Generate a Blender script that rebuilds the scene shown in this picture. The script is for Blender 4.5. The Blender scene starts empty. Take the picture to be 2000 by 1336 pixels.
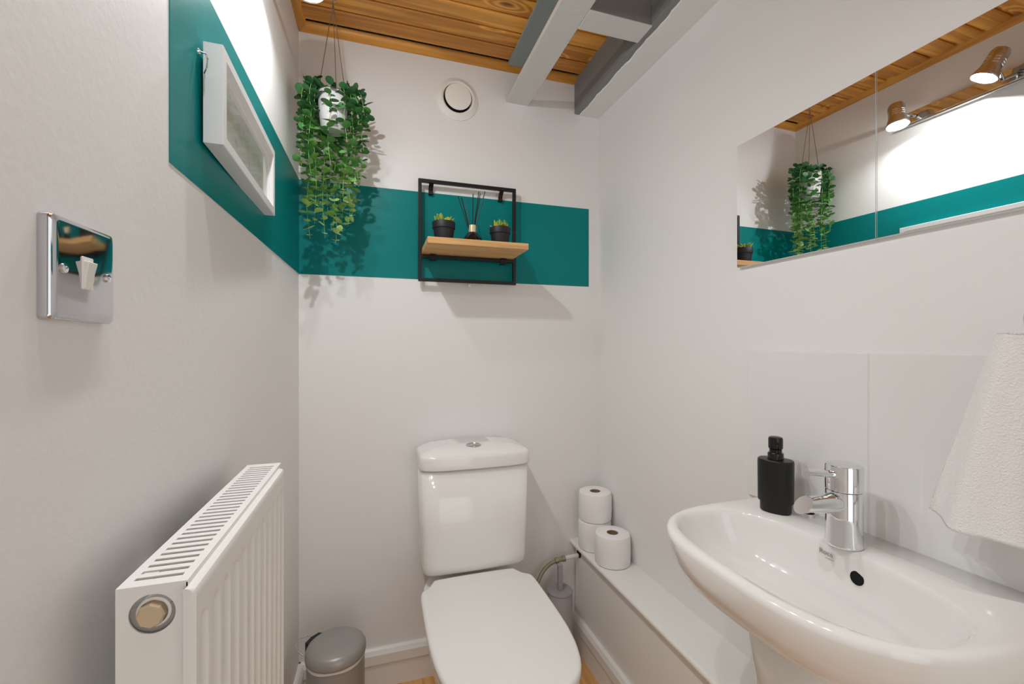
import bpy, bmesh, math, random
from mathutils import Vector, Matrix
random.seed(7)
C = bpy.context.scene.collection
SC = bpy.context.scene
PI = math.pi
H = 1.19                      # eye height of the camera above the floor

# ------------------------------------------------------------------ camera
cam_d = bpy.data.cameras.new('camera'); cam = bpy.data.objects.new('camera', cam_d); C.objects.link(cam)
cam_d.sensor_width = 36.0; cam_d.lens = 855 / 2000 * 36.0
cam_d.clip_start = 0.01
TH = math.atan(268 / 855)
cam.location = (0, 0, H); cam.rotation_euler = (PI / 2, 0, -TH)
SC.camera = cam
cam_d.shift_y = (674 - 668) / 2000

# ------------------------------------------------------------------ world, exposure
w = bpy.data.worlds.new('world'); SC.world = w; w.use_nodes = True
w.node_tree.nodes['Background'].inputs[0].default_value = (0.97, 0.99, 1.0, 1)
w.node_tree.nodes['Background'].inputs[1].default_value = 1.4
SC.view_settings.view_transform = 'Standard'; SC.view_settings.look = 'None'
SC.view_settings.gamma = 1; SC.view_settings.use_curve_mapping = False
SC.view_settings.exposure = 0.07
SC.cycles.diffuse_bounces = 10; SC.cycles.max_bounces = 14
LAMP_W = 2.35
SPILL_W = 1.0

# ------------------------------------------------------------------ materials
def mat(name, col=(.8, .8, .8), rough=.5, metal=0, coat=0, spec=.5, emis=None, bump=None, trans=0, ior=1.45, sheen=0):
    m = bpy.data.materials.new(name); m.use_nodes = True
    nt = m.node_tree; b = nt.nodes['Principled BSDF']
    b.inputs['Base Color'].default_value = (*col, 1); b.inputs['Roughness'].default_value = rough
    b.inputs['Metallic'].default_value = metal; b.inputs['Coat Weight'].default_value = coat
    b.inputs['Specular IOR Level'].default_value = spec; b.inputs['Transmission Weight'].default_value = trans
    b.inputs['IOR'].default_value = ior; b.inputs['Sheen Weight'].default_value = sheen
    if emis:
        b.inputs['Emission Color'].default_value = (*emis[0], 1); b.inputs['Emission Strength'].default_value = emis[1]
    tc = nt.nodes.new('ShaderNodeTexCoord')
    n = nt.nodes.new('ShaderNodeTexNoise')
    nt.links.new(tc.outputs['Object'], n.inputs['Vector'])
    if bump:
        sc_, st_, det = bump
        n.inputs['Scale'].default_value = sc_; n.inputs['Detail'].default_value = det
        bp = nt.nodes.new('ShaderNodeBump'); bp.inputs['Strength'].default_value = st_; bp.inputs['Distance'].default_value = .002
        nt.links.new(n.outputs['Fac'], bp.inputs['Height']); nt.links.new(bp.outputs[0], b.inputs['Normal'])
    else:                                        # slight mottling of the roughness
        n.inputs['Scale'].default_value = 12
        mr = nt.nodes.new('ShaderNodeMapRange'); mr.inputs['To Min'].default_value = rough * .92; mr.inputs['To Max'].default_value = rough * 1.08
        nt.links.new(n.outputs['Fac'], mr.inputs['Value']); nt.links.new(mr.outputs[0], b.inputs['Roughness'])
    return m

def wood(name, c1, c2, c3, axis='X', scale=1.0, rough=.45, knots=True, coat=.0):
    m = bpy.data.materials.new(name); m.use_nodes = True
    nt = m.node_tree; N = nt.nodes; L = nt.links; b = N['Principled BSDF']
    b.inputs['Roughness'].default_value = rough; b.inputs['Coat Weight'].default_value = coat
    tc = N.new('ShaderNodeTexCoord'); oi = N.new('ShaderNodeObjectInfo')
    mul = N.new('ShaderNodeVectorMath'); mul.operation = 'SCALE'; mul.inputs[0].default_value = (7.3, 3.1, 5.7)
    L.new(oi.outputs['Random'], mul.inputs['Scale'])
    add = N.new('ShaderNodeVectorMath'); add.operation = 'ADD'
    L.new(tc.outputs['Object'], add.inputs[0]); L.new(mul.outputs[0], add.inputs[1])
    mp = N.new('ShaderNodeMapping')
    lo, hi = 1.6 * scale, 22 * scale
    mp.inputs['Scale'].default_value = (lo * .6, hi * .8, hi * .8) if axis == 'X' else (hi, lo, hi)
    L.new(add.outputs[0], mp.inputs[0])
    # knots: voronoi distance bends the grain
    kp = N.new('ShaderNodeMapping'); kp.inputs['Scale'].default_value = (2.6, 7.5, 3) if axis == 'X' else (7.5, 2.6, 3)
    L.new(add.outputs[0], kp.inputs[0])
    vo = N.new('ShaderNodeTexVoronoi'); vo.inputs['Scale'].default_value = 1.25; L.new(kp.outputs[0], vo.inputs['Vector'])
    n1 = N.new('ShaderNodeTexNoise'); n1.inputs['Scale'].default_value = 1.0; n1.inputs['Detail'].default_value = 4; n1.inputs['Distortion'].default_value = .6
    L.new(mp.outputs[0], n1.inputs['Vector'])
    kr = N.new('ShaderNodeMapRange'); kr.inputs['From Min'].default_value = .0; kr.inputs['From Max'].default_value = .28
    kr.inputs['To Min'].default_value = 1.0 if knots else 0; kr.inputs['To Max'].default_value = 0
    L.new(vo.outputs['Distance'], kr.inputs['Value'])
    m1 = N.new('ShaderNodeMath'); m1.operation = 'MULTIPLY_ADD'; m1.inputs[1].default_value = .9
    L.new(kr.outputs[0], m1.inputs[0]); L.new(n1.outputs['Fac'], m1.inputs[2])
    m2 = N.new('ShaderNodeMath'); m2.operation = 'MULTIPLY'; m2.inputs[1].default_value = 20; L.new(m1.outputs[0], m2.inputs[0])
    m3 = N.new('ShaderNodeMath'); m3.operation = 'SINE'; L.new(m2.outputs[0], m3.inputs[0])
    r = N.new('ShaderNodeValToRGB'); r.color_ramp.elements[0].color = (*c1, 1); r.color_ramp.elements[1].color = (*c2, 1)
    mr = N.new('ShaderNodeMapRange'); mr.inputs['From Min'].default_value = -1; L.new(m3.outputs[0], mr.inputs['Value'])
    L.new(mr.outputs[0], r.inputs[0])
    n2 = N.new('ShaderNodeTexNoise'); n2.inputs['Scale'].default_value = 4; n2.inputs['Detail'].default_value = 6; L.new(mp.outputs[0], n2.inputs['Vector'])
    mx = N.new('ShaderNodeMixRGB'); mx.blend_type = 'MULTIPLY'; mx.inputs['Fac'].default_value = .5
    L.new(r.outputs[0], mx.inputs[1])
    r2 = N.new('ShaderNodeValToRGB'); r2.color_ramp.elements[0].color = (.72, .68, .62, 1); r2.color_ramp.elements[1].color = (1.25, 1.2, 1.1, 1)
    r2.color_ramp.elements[0].position = .3; r2.color_ramp.elements[1].position = .7
    L.new(n2.outputs['Fac'], r2.inputs[0]); L.new(r2.outputs[0], mx.inputs[2])
    kc = N.new('ShaderNodeMapRange'); kc.inputs['From Min'].default_value = .05; kc.inputs['From Max'].default_value = .11
    kc.inputs['To Min'].default_value = 1.0 if knots else 0; kc.inputs['To Max'].default_value = 0
    L.new(vo.outputs['Distance'], kc.inputs['Value'])
    mk = N.new('ShaderNodeMixRGB'); mk.inputs[2].default_value = (*c3, 1)
    L.new(kc.outputs[0], mk.inputs['Fac']); L.new(mx.outputs[0], mk.inputs[1])
    L.new(mk.outputs[0], b.inputs['Base Color'])
    return m

M = {}
M['wall'] = mat('white_wall_paint', (.80, .795, .785), .55, bump=(260, .10, 3))
M['plaster'] = mat('white_plaster_paint', (.80, .795, .785), .5, bump=(85, .20, 5))
M['teal'] = mat('teal_wall_paint', (.0, .205, .205), .34, spec=.25, bump=(260, .10, 3))
M['gloss'] = mat('white_gloss_paint', (.80, .79, .765), .28, bump=(14, .12, 2))
M['beam'] = mat('white_beam_paint', (.66, .65, .64), .4, bump=(60, .35, 3))
M['greypaint'] = mat('grey_green_beam_paint', (.30, .35, .35), .45, bump=(60, .25, 3))
M['darkgrey'] = mat('grey_joist_paint', (.22, .225, .225), .5, bump=(60, .3, 3))
M['ceramic'] = mat('white_glazed_ceramic', (.83, .82, .80), .09, coat=.4)
M['seat'] = mat('white_seat_plastic', (.83, .82, .80), .22)
M['tile'] = mat('white_gloss_tile', (.775, .77, .76), .06)
M['grout'] = mat('white_grout', (.72, .70, .67), .7)
M['chrome'] = mat('polished_chrome', (.80, .81, .82), .05, 1)
M['plate'] = mat('switch_plate_chrome', (.58, .58, .60), .06, 1)
M['satin'] = mat('brushed_steel', (.6, .58, .55), .28, 1)
M['mirror'] = mat('mirror_glass', (.93, .935, .93), .0, 1)
M['mirror_edge'] = mat('mirror_edge', (.85, .86, .86), .2)
M['black'] = mat('black_metal', (.006, .006, .007), .42)
M['matblack'] = mat('matt_black_ceramic', (.008, .008, .008), .38)
M['pot'] = mat('charcoal_pot', (.014, .014, .017), .55)
M['shiny_black'] = mat('glossy_black', (.006, .006, .006), .1)
M['gold'] = mat('cream_gold_collar', (.75, .66, .42), .3, .4)
M['radiator'] = mat('white_radiator_enamel', (.82, .815, .79), .3)
M['raddark'] = mat('radiator_inside', (.35, .34, .32), .6)
M['brass'] = mat('pale_brass_plug', (.62, .50, .34), .38, .35)
M['white_plastic'] = mat('white_plastic', (.84, .82, .78), .35)
M['bin'] = mat('grey_bin_enamel', (.34, .33, .315), .35, .25)
M['bin_liner'] = mat('clear_liner', (.7, .7, .69), .25)
M['greyplastic'] = mat('grey_brush_plastic', (.33, .315, .315), .5)
M['paper'] = mat('toilet_paper', (.86, .855, .845), .9, spec=.1, bump=(300, .35, 3))
M['card'] = mat('cardboard_core', (.30, .20, .11), .9)
M['hose'] = mat('braided_hose', (.36, .31, .22), .4, .6, bump=(500, .6, 1))
M['pipe'] = mat('white_pipe', (.80, .79, .76), .35)
M['whitepot'] = mat('white_plant_pot', (.62, .60, .60), .55)
M['string'] = mat('jute_string', (.22, .16, .11), .9)
M['stem'] = mat('green_stem', (.22, .42, .10), .6)
M['frame'] = mat('white_wood_frame', (.74, .75, .755), .4)
M['mount'] = mat('white_picture_mount', (.80, .80, .79), .8)
M['towel'] = mat('white_towel', (.86, .85, .83), .95, spec=.1, bump=(420, 1.0, 4), sheen=.3)
M['void'] = mat('dark_void', (.004, .004, .004), .9)
M['lens'] = mat('lamp_lens', (1, 1, 1), .4, emis=((1, .985, .95), 14))
M['mark'] = mat('grey_print', (.25, .25, .25), .6)
M['pine'] = wood('pine_ceiling', (.50, .20, .028), (.84, .41, .070), (.10, .035, .008), 'X', 1.0, .38)
M['pinetrim'] = wood('pine_trim', (.52, .22, .03), (.72, .34, .06), (.12, .05, .01), 'X', .8, .35, False)
M['pinetrimY'] = wood('pine_trim_side', (.52, .22, .03), (.72, .34, .06), (.12, .05, .01), 'Y', .8, .35, False)
M['oak'] = wood('oak_shelf', (.58, .34, .14), (.72, .46, .21), (.2, .1, .04), 'X', 1.3, .5, False)
M['floor'] = wood('oak_laminate', (.60, .32, .11), (.74, .43, .17), (.3, .14, .05), 'Y', 1.0, .35, False)

# glass pane
def glass():
    m = bpy.data.materials.new('picture_glass'); m.use_nodes = True; nt = m.node_tree
    nt.nodes.clear(); o = nt.nodes.new('ShaderNodeOutputMaterial'); t = nt.nodes.new('ShaderNodeBsdfTransparent')
    g = nt.nodes.new('ShaderNodeBsdfGlossy'); g.inputs['Roughness'].default_value = .08
    f = nt.nodes.new('ShaderNodeFresnel'); f.inputs[0].default_value = 1.5
    mx = nt.nodes.new('ShaderNodeMixShader'); ge = nt.nodes.new('ShaderNodeNewGeometry')
    iv = nt.nodes.new('ShaderNodeMath'); iv.operation = 'SUBTRACT'; iv.inputs[0].default_value = 1; nt.links.new(ge.outputs['Backfacing'], iv.inputs[1])
    ml = nt.nodes.new('ShaderNodeMath'); ml.operation = 'MULTIPLY'; nt.links.new(f.outputs[0], ml.inputs[0]); nt.links.new(iv.outputs[0], ml.inputs[1]); nt.links.new(ml.outputs[0], mx.inputs[0])
    nt.links.new(t.outputs[0], mx.inputs[1]); nt.links.new(g.outputs[0], mx.inputs[2]); nt.links.new(mx.outputs[0], o.inputs[0])
    return m
M['glass'] = glass()

def leafmat():
    m = bpy.data.materials.new('eucalyptus_leaf'); m.use_nodes = True; nt = m.node_tree; b = nt.nodes['Principled BSDF']
    tc = nt.nodes.new('ShaderNodeTexCoord'); oi = nt.nodes.new('ShaderNodeObjectInfo')
    n = nt.nodes.new('ShaderNodeTexNoise'); n.inputs['Scale'].default_value = 70
    at = nt.nodes.new('ShaderNodeAttribute'); at.attribute_name = 'tone'
    nt.links.new(tc.outputs['Object'], n.inputs['Vector'])
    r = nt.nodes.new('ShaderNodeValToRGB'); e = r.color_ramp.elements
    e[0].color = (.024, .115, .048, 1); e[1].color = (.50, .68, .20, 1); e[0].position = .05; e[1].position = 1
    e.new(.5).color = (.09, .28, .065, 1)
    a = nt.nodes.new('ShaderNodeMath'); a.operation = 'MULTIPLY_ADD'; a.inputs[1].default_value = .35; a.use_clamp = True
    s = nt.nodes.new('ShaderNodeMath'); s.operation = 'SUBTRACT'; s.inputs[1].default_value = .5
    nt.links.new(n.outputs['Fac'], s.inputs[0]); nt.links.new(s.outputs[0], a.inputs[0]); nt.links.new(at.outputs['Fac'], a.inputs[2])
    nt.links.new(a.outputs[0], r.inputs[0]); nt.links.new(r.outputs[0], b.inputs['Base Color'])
    b.inputs['Roughness'].default_value = .5; b.inputs['Transmission Weight'].default_value = 0
    return m
M['leaf'] = leafmat()

def sucmat():
    m = bpy.data.materials.new('succulent_leaf'); m.use_nodes = True; nt = m.node_tree; b = nt.nodes['Principled BSDF']
    oi = nt.nodes.new('ShaderNodeObjectInfo'); r = nt.nodes.new('ShaderNodeValToRGB'); e = r.color_ramp.elements
    e[0].color = (.16, .30, .07, 1); e[1].color = (.50, .42, .07, 1); e.new(.5).color = (.34, .44, .05, 1)
    nt.links.new(oi.outputs['Random'], r.inputs[0]); nt.links.new(r.outputs[0], b.inputs['Base Color']); b.inputs['Roughness'].default_value = .45
    return m
M['succulent'] = sucmat()

def printmat():
    m = bpy.data.materials.new('print_with_reflection'); m.use_nodes = True; nt = m.node_tree; N = nt.nodes; L = nt.links; b = N['Principled BSDF']
    tc = N.new('ShaderNodeTexCoord'); sx = N.new('ShaderNodeSeparateXYZ'); L.new(tc.outputs['Object'], sx.inputs[0])
    n = N.new('ShaderNodeTexNoise'); n.inputs['Scale'].default_value = 38; n.inputs['Detail'].default_value = 7; L.new(tc.outputs['Object'], n.inputs['Vector'])
    # plant's reflection painted in as a green band, upper half: print local z 0 at the middle
    a = N.new('ShaderNodeMath'); a.operation = 'SUBTRACT'; a.inputs[1].default_value = .018; L.new(sx.outputs['Z'], a.inputs[0])
    ab = N.new('ShaderNodeMath'); ab.operation = 'ABSOLUTE'; L.new(a.outputs[0], ab.inputs[0])
    mr = N.new('ShaderNodeMapRange'); mr.inputs['From Min'].default_value = .006; mr.inputs['From Max'].default_value = .034; mr.inputs['To Min'].default_value = 1.1; mr.inputs['To Max'].default_value = -.25
    L.new(ab.outputs[0], mr.inputs['Value'])
    ml = N.new('ShaderNodeMath'); ml.operation = 'MULTIPLY'; L.new(mr.outputs[0], ml.inputs[0]); L.new(n.outputs['Fac'], ml.inputs[1])
    r = N.new('ShaderNodeValToRGB'); e = r.color_ramp.elements; e[0].position = .25; e[0].color = (.80, .82, .82, 1); e[1].position = .9; e[1].color = (.55, .60, .46, 1)
    L.new(ml.outputs[0], r.inputs[0])
    n2 = N.new('ShaderNodeTexNoise'); n2.inputs['Scale'].default_value = 26; n2.inputs['Detail'].default_value = 8; n2.inputs['Distortion'].default_value = 1.5
    L.new(tc.outputs['Object'], n2.inputs['Vector'])
    r2 = N.new('ShaderNodeValToRGB'); e = r2.color_ramp.elements; e[0].position = .30; e[0].color = (.55, .6, .6, 1); e[1].position = .42; e[1].color = (1, 1, 1, 1)
    L.new(n2.outputs['Fac'], r2.inputs[0]); mx = N.new('ShaderNodeMixRGB'); mx.blend_type = 'MULTIPLY'; mx.inputs['Fac'].default_value = .8
    L.new(r.outputs[0], mx.inputs[1]); L.new(r2.outputs[0], mx.inputs[2]); L.new(mx.outputs[0], b.inputs['Base Color']); b.inputs['Roughness'].default_value = .7
    return m
M['print'] = printmat()

# ------------------------------------------------------------------ object helpers
def obj(name, me, m=None, parent=None, loc=None, smooth=False, bevel=None, label=None):
    if isinstance(me, bmesh.types.BMesh):
        bm = me; me = bpy.data.meshes.new(name); bmesh.ops.recalc_face_normals(bm, faces=bm.faces)
        bm.to_mesh(me); bm.free()
    o = bpy.data.objects.new(name, me); C.objects.link(o)
    if m and not me.materials: me.materials.append(m)
    if smooth:
        for p in me.polygons: p.use_smooth = True
        if smooth != 'all':
            try: me.set_sharp_from_angle(angle=math.radians(38))
            except Exception: pass
    if bevel:
        md = o.modifiers.new('bevel', 'BEVEL'); md.width = bevel; md.segments = 3; md.limit_method = 'ANGLE'; md.angle_limit = math.radians(40)
        for p in me.polygons: p.use_smooth = True
        try: me.set_sharp_from_angle(angle=math.radians(60))
        except Exception: pass
    if loc is not None: o.location = loc
    if parent: o.parent = parent
    if label: o['label'] = label
    return o

def thing(name, label, cat, loc=(0, 0, 0), rotz=0, group=None, kind=None):
    o = bpy.data.objects.new(name, None); C.objects.link(o); o.empty_display_size = .05
    o.location = loc; o.rotation_euler = (0, 0, rotz); o['label'] = label
    if cat: o['category'] = cat
    if group: o['group'] = group
    if kind: o['kind'] = kind
    return o

def struct(o, label=None):
    o['kind'] = 'structure'
    if label: o['label'] = label
    return o

def box(bm, x0, x1, y0, y1, z0, z1, mtx=None):
    vs = [bm.verts.new((x, y, z)) for z in (z0, z1) for (x, y) in ((x0, y0), (x1, y0), (x1, y1), (x0, y1))]
    if mtx: 
        for v in vs: v.co = mtx @ v.co
    f = [(0, 3, 2, 1), (4, 5, 6, 7), (0, 1, 5, 4), (1, 2, 6, 5), (2, 3, 7, 6), (3, 0, 4, 7)]
    for q in f: bm.faces.new([vs[i] for i in q])

def boxbm(*a, **k):
    bm = bmesh.new(); box(bm, *a, **k); return bm

def loft(bm, secs, cap0=True, cap1=True, closed=True):
    rows = [[bm.verts.new(p) for p in s] for s in secs]
    n = len(rows[0])
    for a, b in zip(rows, rows[1:]):
        for i in range(n if closed else n - 1):
            j = (i + 1) % n
            bm.faces.new((a[i], a[j], b[j], b[i]))
    if cap0: bm.faces.new(rows[0][::-1])
    if cap1: bm.faces.new(rows[-1])
    return rows

def ring(cx, cy, z, rx, ry=None, n=32, e=2.0, rot=0):
    ry = rx if ry is None else ry
    pts = []
    for i in range(n):
        a = 2 * PI * i / n; c, s = math.cos(a), math.sin(a)
        x = rx * math.copysign(abs(c) ** (2 / e), c); y = ry * math.copysign(abs(s) ** (2 / e), s)
        if rot: x, y = x * math.cos(rot) - y * math.sin(rot), x * math.sin(rot) + y * math.cos(rot)
        pts.append((cx + x, cy + y, z))
    return pts

def lathe(bm, prof, cx=0, cy=0, cz=0, n=32, mtx=None, cap0=True, cap1=True):
    secs = []
    for r, z in prof:
        s = [Vector((cx + r * math.cos(2 * PI * i / n), cy + r * math.sin(2 * PI * i / n), cz + z)) for i in range(n)]
        if mtx: s = [mtx @ p for p in s]
        secs.append(s)
    loft(bm, secs, cap0, cap1)

def tube(bm, pts, r, n=10, caps=True):
    pts = [Vector(p) for p in pts]
    rows = []
    up = Vector((0.13, 0.21, 1)).normalized()
    for i, p in enumerate(pts):
        d = (pts[min(i + 1, len(pts) - 1)] - pts[max(i - 1, 0)]).normalized()
        u = d.cross(up)
        if u.length < 1e-3: u = d.cross(Vector((1, 0, 0)))
        u.normalize(); v = u.cross(d).normalized(); up = v if abs(d.dot(v)) < .9 else up
        rr = r[i] if isinstance(r, (list, tuple)) else r
        rows.append([p + rr * (u * math.cos(2 * PI * k / n) + v * math.sin(2 * PI * k / n)) for k in range(n)])
    loft(bm, rows, caps, caps)

def bez(p0, p1, p2, p3, n=12):
    P = [Vector(p) for p in (p0, p1, p2, p3)]
    return [P[0] * (1 - t) ** 3 + P[1] * 3 * t * (1 - t) ** 2 + P[2] * 3 * t * t * (1 - t) + P[3] * t ** 3 for t in [i / n for i in range(n + 1)]]

def align(p, d):          # matrix taking +Z to direction d at point p
    return Matrix.Translation(Vector(p)) @ Vector(d).normalized().to_track_quat('Z', 'Y').to_matrix().to_4x4()

# ------------------------------------------------------------------ room shell
D = 1.60; CE = H + 1.056
KL, KR = .0138, .0128
def XL(y): return -.241 - KL * (D - y)
def XR(y): return .872 + KR * (D - y)
YB = -.95                                       # room goes on behind the camera
T = .08
def poly_prism(pts, z0, z1):
    bm = bmesh.new(); loft(bm, [[(x, y, z0) for x, y in pts], [(x, y, z1) for x, y in pts]]); return bm

AL = math.atan(KL); AR = -math.atan(KR)
# local frames: child coordinates on the left wall: u along the wall (towards the back wall), out of wall = +x
wl = struct(obj('wall_left', poly_prism([(XL(YB), YB), (XL(D), D), (XL(D) - T, D), (XL(YB) - T, YB)], 0, H + 1.30), M['plaster']), 'white painted plaster wall with the radiator, switch and teal band')
wr = struct(obj('wall_right', poly_prism([(XR(YB), YB), (XR(YB) + T, YB), (XR(D) + T, D), (XR(D), D)], 0, H + 1.30), M['wall']), 'plain white wall with the mirror and basin')
wb = struct(obj('wall_back', boxbm(XL(D) - T, XR(D) + T, D, D + T, 0, H + 1.30), M['wall']), 'white wall behind the toilet with a teal band')
bm = bmesh.new()
dx0, dx1, dz = -.10, .70, 2.0  # added unseen doorway, lets the world light in as fill
box(bm, XL(YB) - T, dx0, YB - T, YB, 0, H + 1.3); box(bm, dx1, XR(YB) + T, YB - T, YB, 0, H + 1.3); box(bm, dx0, dx1, YB - T, YB, dz, H + 1.3)
struct(obj('wall_front', bm, M['wall']), 'white wall with an open doorway added behind the viewer for fill light')
fl = bpy.data.objects.new('floor', None); C.objects.link(fl); struct(fl, 'golden oak laminate floor')
# floor boards running along the room
sub = obj('subfloor', boxbm(XL(YB) - .05, XR(YB) + .05, YB - .08, D, -.04, -.012), M['grout'], fl)
bw = .19; x = -.36; k = 0
while x < .95:
    y = YB - .08 + (.31 * (k % 3))
    segs = [YB - .08] + [YB - .08 + s for s in (.45 + .31 * (k % 3), 1.65 + .31 * (k % 3))] + [D]
    segs = sorted(set([s for s in segs if s <= D]))
    for a, b_ in zip(segs, segs[1:]):
        bm = boxbm(max(x, -.33) + .0006, min(x + bw, .93) - .0006, a + .0006, b_ - .0006, -.012, 0)
        obj('floorboard', bm, M['floor'], fl, bevel=.0008)
    x += bw; k += 1

# teal band
bz0, bz1 = H + .2365, H + .5505
def onleft(y, off=0): return XL(y) + off
bm = bmesh.new(); ys = (.672, D - .0005)
loft(bm, [[(XL(y) + .0, y, z) for z in (bz0, bz1)] + [(XL(y) + .0012, y, z) for z in (bz1, bz0)] for y in ys])
obj('painted_band', bm, M['teal'], wl, label='teal painted band')
obj('painted_band', boxbm(XL(D) + .0012, .827, D - .0012, D, bz0, bz1), M['teal'], wb, label='teal painted band')

# ceiling: pine boards running left to right
ce = bpy.data.objects.new('ceiling', None); C.objects.link(ce); struct(ce, 'varnished pine board ceiling')
obj('ceiling_backing', boxbm(XL(YB) - T, XR(YB) + T, YB - T, D + T, CE + .03, CE + .06), M['void'], ce)
pitch = .0725; y = 1.2 + pitch * 5
pm = None
while y > YB:
    bm = bmesh.new(); x0, x1 = -.30, .93
    y1, y0 = min(y, D), y - pitch
    # tongue and groove board: recessed bead on the far edge
    prof = [(y0 + .0005, CE + .014), (y0 + .0005, CE + .005), (y0 + .0035, CE + .001), (y1 - .0110, CE + .001), (y1 - .0085, CE + .0095), (y1 - .0002, CE + .010), (y1 - .0002, CE + .014)]
    loft(bm, [[(xx, a, b_) for a, b_ in prof] for xx in (x0, x1)])
    obj('ceiling_board', bm, M['pine'], ce)
    y -= pitch
# quarter trim round the edge
def quarter(n=6, w=.026, h=.024):
    return [(0, 0), (0, -h * .95)] + [(w * math.sin(a) * .97 + .001, -h * math.cos(a)) for a in [i * PI / 2 / n for i in range(n + 1)]] + [(w, 0)]
q = quarter()
bm = bmesh.new(); loft(bm, [[(xx, D - a, CE + .016 + b_ - .006) for a, b_ in q] for xx in (XL(D), .7635)])
struct(obj('trim_1', bm, M['pinetrim'], smooth=True), 'pine quarter moulding along the back wall')
bm = bmesh.new(); loft(bm, [[(XL(yy) + a, yy, CE + .010 + b_) for a, b_ in q] for yy in (YB, D - .006)])
struct(obj('trim_2', bm, M['pinetrimY'], smooth=True), 'pine quarter moulding along the left wall')

# beams
BZ = H + .926
struct(obj('trim_3', boxbm(.477, .568, YB, D, BZ, BZ + .014), M['beam'], bevel=.003), 'white painted timber rail left of the grey joist')
struct(obj('trim_4', boxbm(.476, .62, YB, D - .03, CE - .006, CE + .004), M['greypaint'], bevel=.001), 'grey-green painted board on the pine ceiling')
bm = bmesh.new(); box(bm, .568, .7635, 1.088, 1.160, BZ - .001, CE + .15)
struct(obj('trim_5', bm, M['darkgrey'], bevel=.002), 'short painted cross joist between rail and side joist')
# white underside board of the cross joist
struct(obj('trim_6', boxbm(.566, .766, 1.087, 1.161, BZ - .004, BZ + .0), M['beam'], bevel=.001), 'white painted underside of the cross joist')
struct(obj('trim_7', boxbm(.7635, .786, YB, D, BZ - .001, CE + .15), M['darkgrey'], bevel=.002), 'grey painted side joist along the right wall')
# plaster soffit with ragged paint edge
bm = bmesh.new(); secs = []
rg = random.Random(3); n = 150
for i in range(n + 1):
    yy = YB + (D - YB) * i / n
    e = .785 + rg.uniform(-.0022, .0022) + .002 * math.sin(i * .7)
    secs.append([(e, yy, BZ + .02), (e, yy, BZ - .001), (e + .003, yy, BZ - .004), (XR(yy), yy, BZ - .003), (XR(yy), yy, BZ + .02)])
loft(bm, secs)
struct(obj('trim_8', bm, M['wall']), 'white plaster soffit along the top of the right wall')

# skirting
def skirt_prof(): return [(0, 0), (.012, 0), (.012, .080), (.0165, .083), (.0185, .086), (.0185, .117), (.012, .131), (.006, .135), (0, .135)]
sp = skirt_prof()
bm = bmesh.new(); loft(bm, [[(xx, D - a, b_) for a, b_ in sp] for xx in (XL(D), .762)])
struct(obj('baseboard_back', bm, M['gloss']), 'white moulded skirting board on the back wall')
bm = bmesh.new(); loft(bm, [[(XL(yy) + a, yy, b_) for a, b_ in sp] for yy in (YB, D)])
struct(obj('baseboard_left', bm, M['gloss']), 'white moulded skirting board on the left wall')
bm = bmesh.new(); loft(bm, [[(.7625 - a, yy, b_) for a, b_ in sp] for yy in (YB, D - .012)])
struct(obj('baseboard_right', bm, M['gloss']), 'white moulded skirting board on the low pipe boxing')

# boxing with ledge
bx = thing('pipe_boxing', 'low white pipe boxing with rounded ledge along the right wall', None, (.80, 1.0, 0), kind='structure')
bx.name = 'trim_9'
def W(o, p):       # parent keeping world coordinates given in the mesh
    o.parent = p; o.matrix_parent_inverse = Matrix.Identity(4)
    o.location = -Vector(p.location)
    return o
LZ = H - .773
W(obj('front_panel', boxbm(.7630, .775, YB, D - .012, 0, LZ - .022), M['gloss']), bx)
bm = bmesh.new()
# rounded nosing
secs = []
for yy in (YB, D - .0005):
    nose = [(.750 - .009 * math.cos(a), LZ - .009 + .009 * math.sin(a)) for a in [-PI / 2 + PI * i / 8 for i in range(9)]]
    secs.append([(XR(yy), yy, LZ - .018)] + [(x_, yy, z_) for x_, z_ in nose] + [(XR(yy), yy, LZ)])
loft(bm, secs)
W(obj('ledge', bm, M['gloss'], smooth=True), bx)
bm = bmesh.new(); lathe(bm, [(.016, 0), (.016, .003)], n=20, mtx=align((.7632, 1.555, H - .815), (-1, 0, 0)))
W(obj('pipe_hole', bm, M['void']), bx)

# ------------------------------------------------------------------ toilet
tx = .3165
t = thing('toilet', 'white close-coupled toilet with its lid down against the back wall', 'toilet', (tx, 1.2, 0))
def P(pts): return pts
CX = tx + .008
def cyst(z, hx, y0, y1, bulge=0., e=9, n=72):
    cy = (y0 + y1) / 2; hy = (y1 - y0) / 2
    pts = ring(CX, cy, z, hx, hy, n, e)
    out = []
    for x_, y_, z_ in pts:
        if y_ < cy: y_ -= bulge * (1 - ((x_ - CX) / hx) ** 2)
        out.append((x_, y_, z_))
    return out
zb, zt = H - .748, H - .408
bm = bmesh.new()
loft(bm, [cyst(zb, .164, 1.430, 1.580, .008), cyst(zb + .003, .171, 1.423, 1.588, .009), cyst(zb + .010, .1745, 1.419, 1.592, .010), cyst(zb + .03, .1755, 1.417, 1.592, .011), cyst(zb + .15, .179, 1.414, 1.592, .012), cyst(zt, .1825, 1.411, 1.592, .012)])
W(obj('cistern', bm, M['ceramic'], smooth='all'), t)
zl = H - .403
bm = bmesh.new()
prof = [(.184, .001, 0), (.1870, .0005, .002), (.1875, 0.0, .006), (.1875, 0, .034), (.1862, .0012, .040), (.183, .004, .0445), (.178, .009, .0475), (.165, .024, .0525), (.135, .05, .059), (.07, .085, .0615)]
loft(bm, [cyst(zl + z_, hx, 1.404 + dy, 1.595 - min(dy, .02) * .3, .012, e=8) for hx, dy, z_ in prof])
W(obj('cistern_lid', bm, M['ceramic'], smooth='all'), t)
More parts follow.
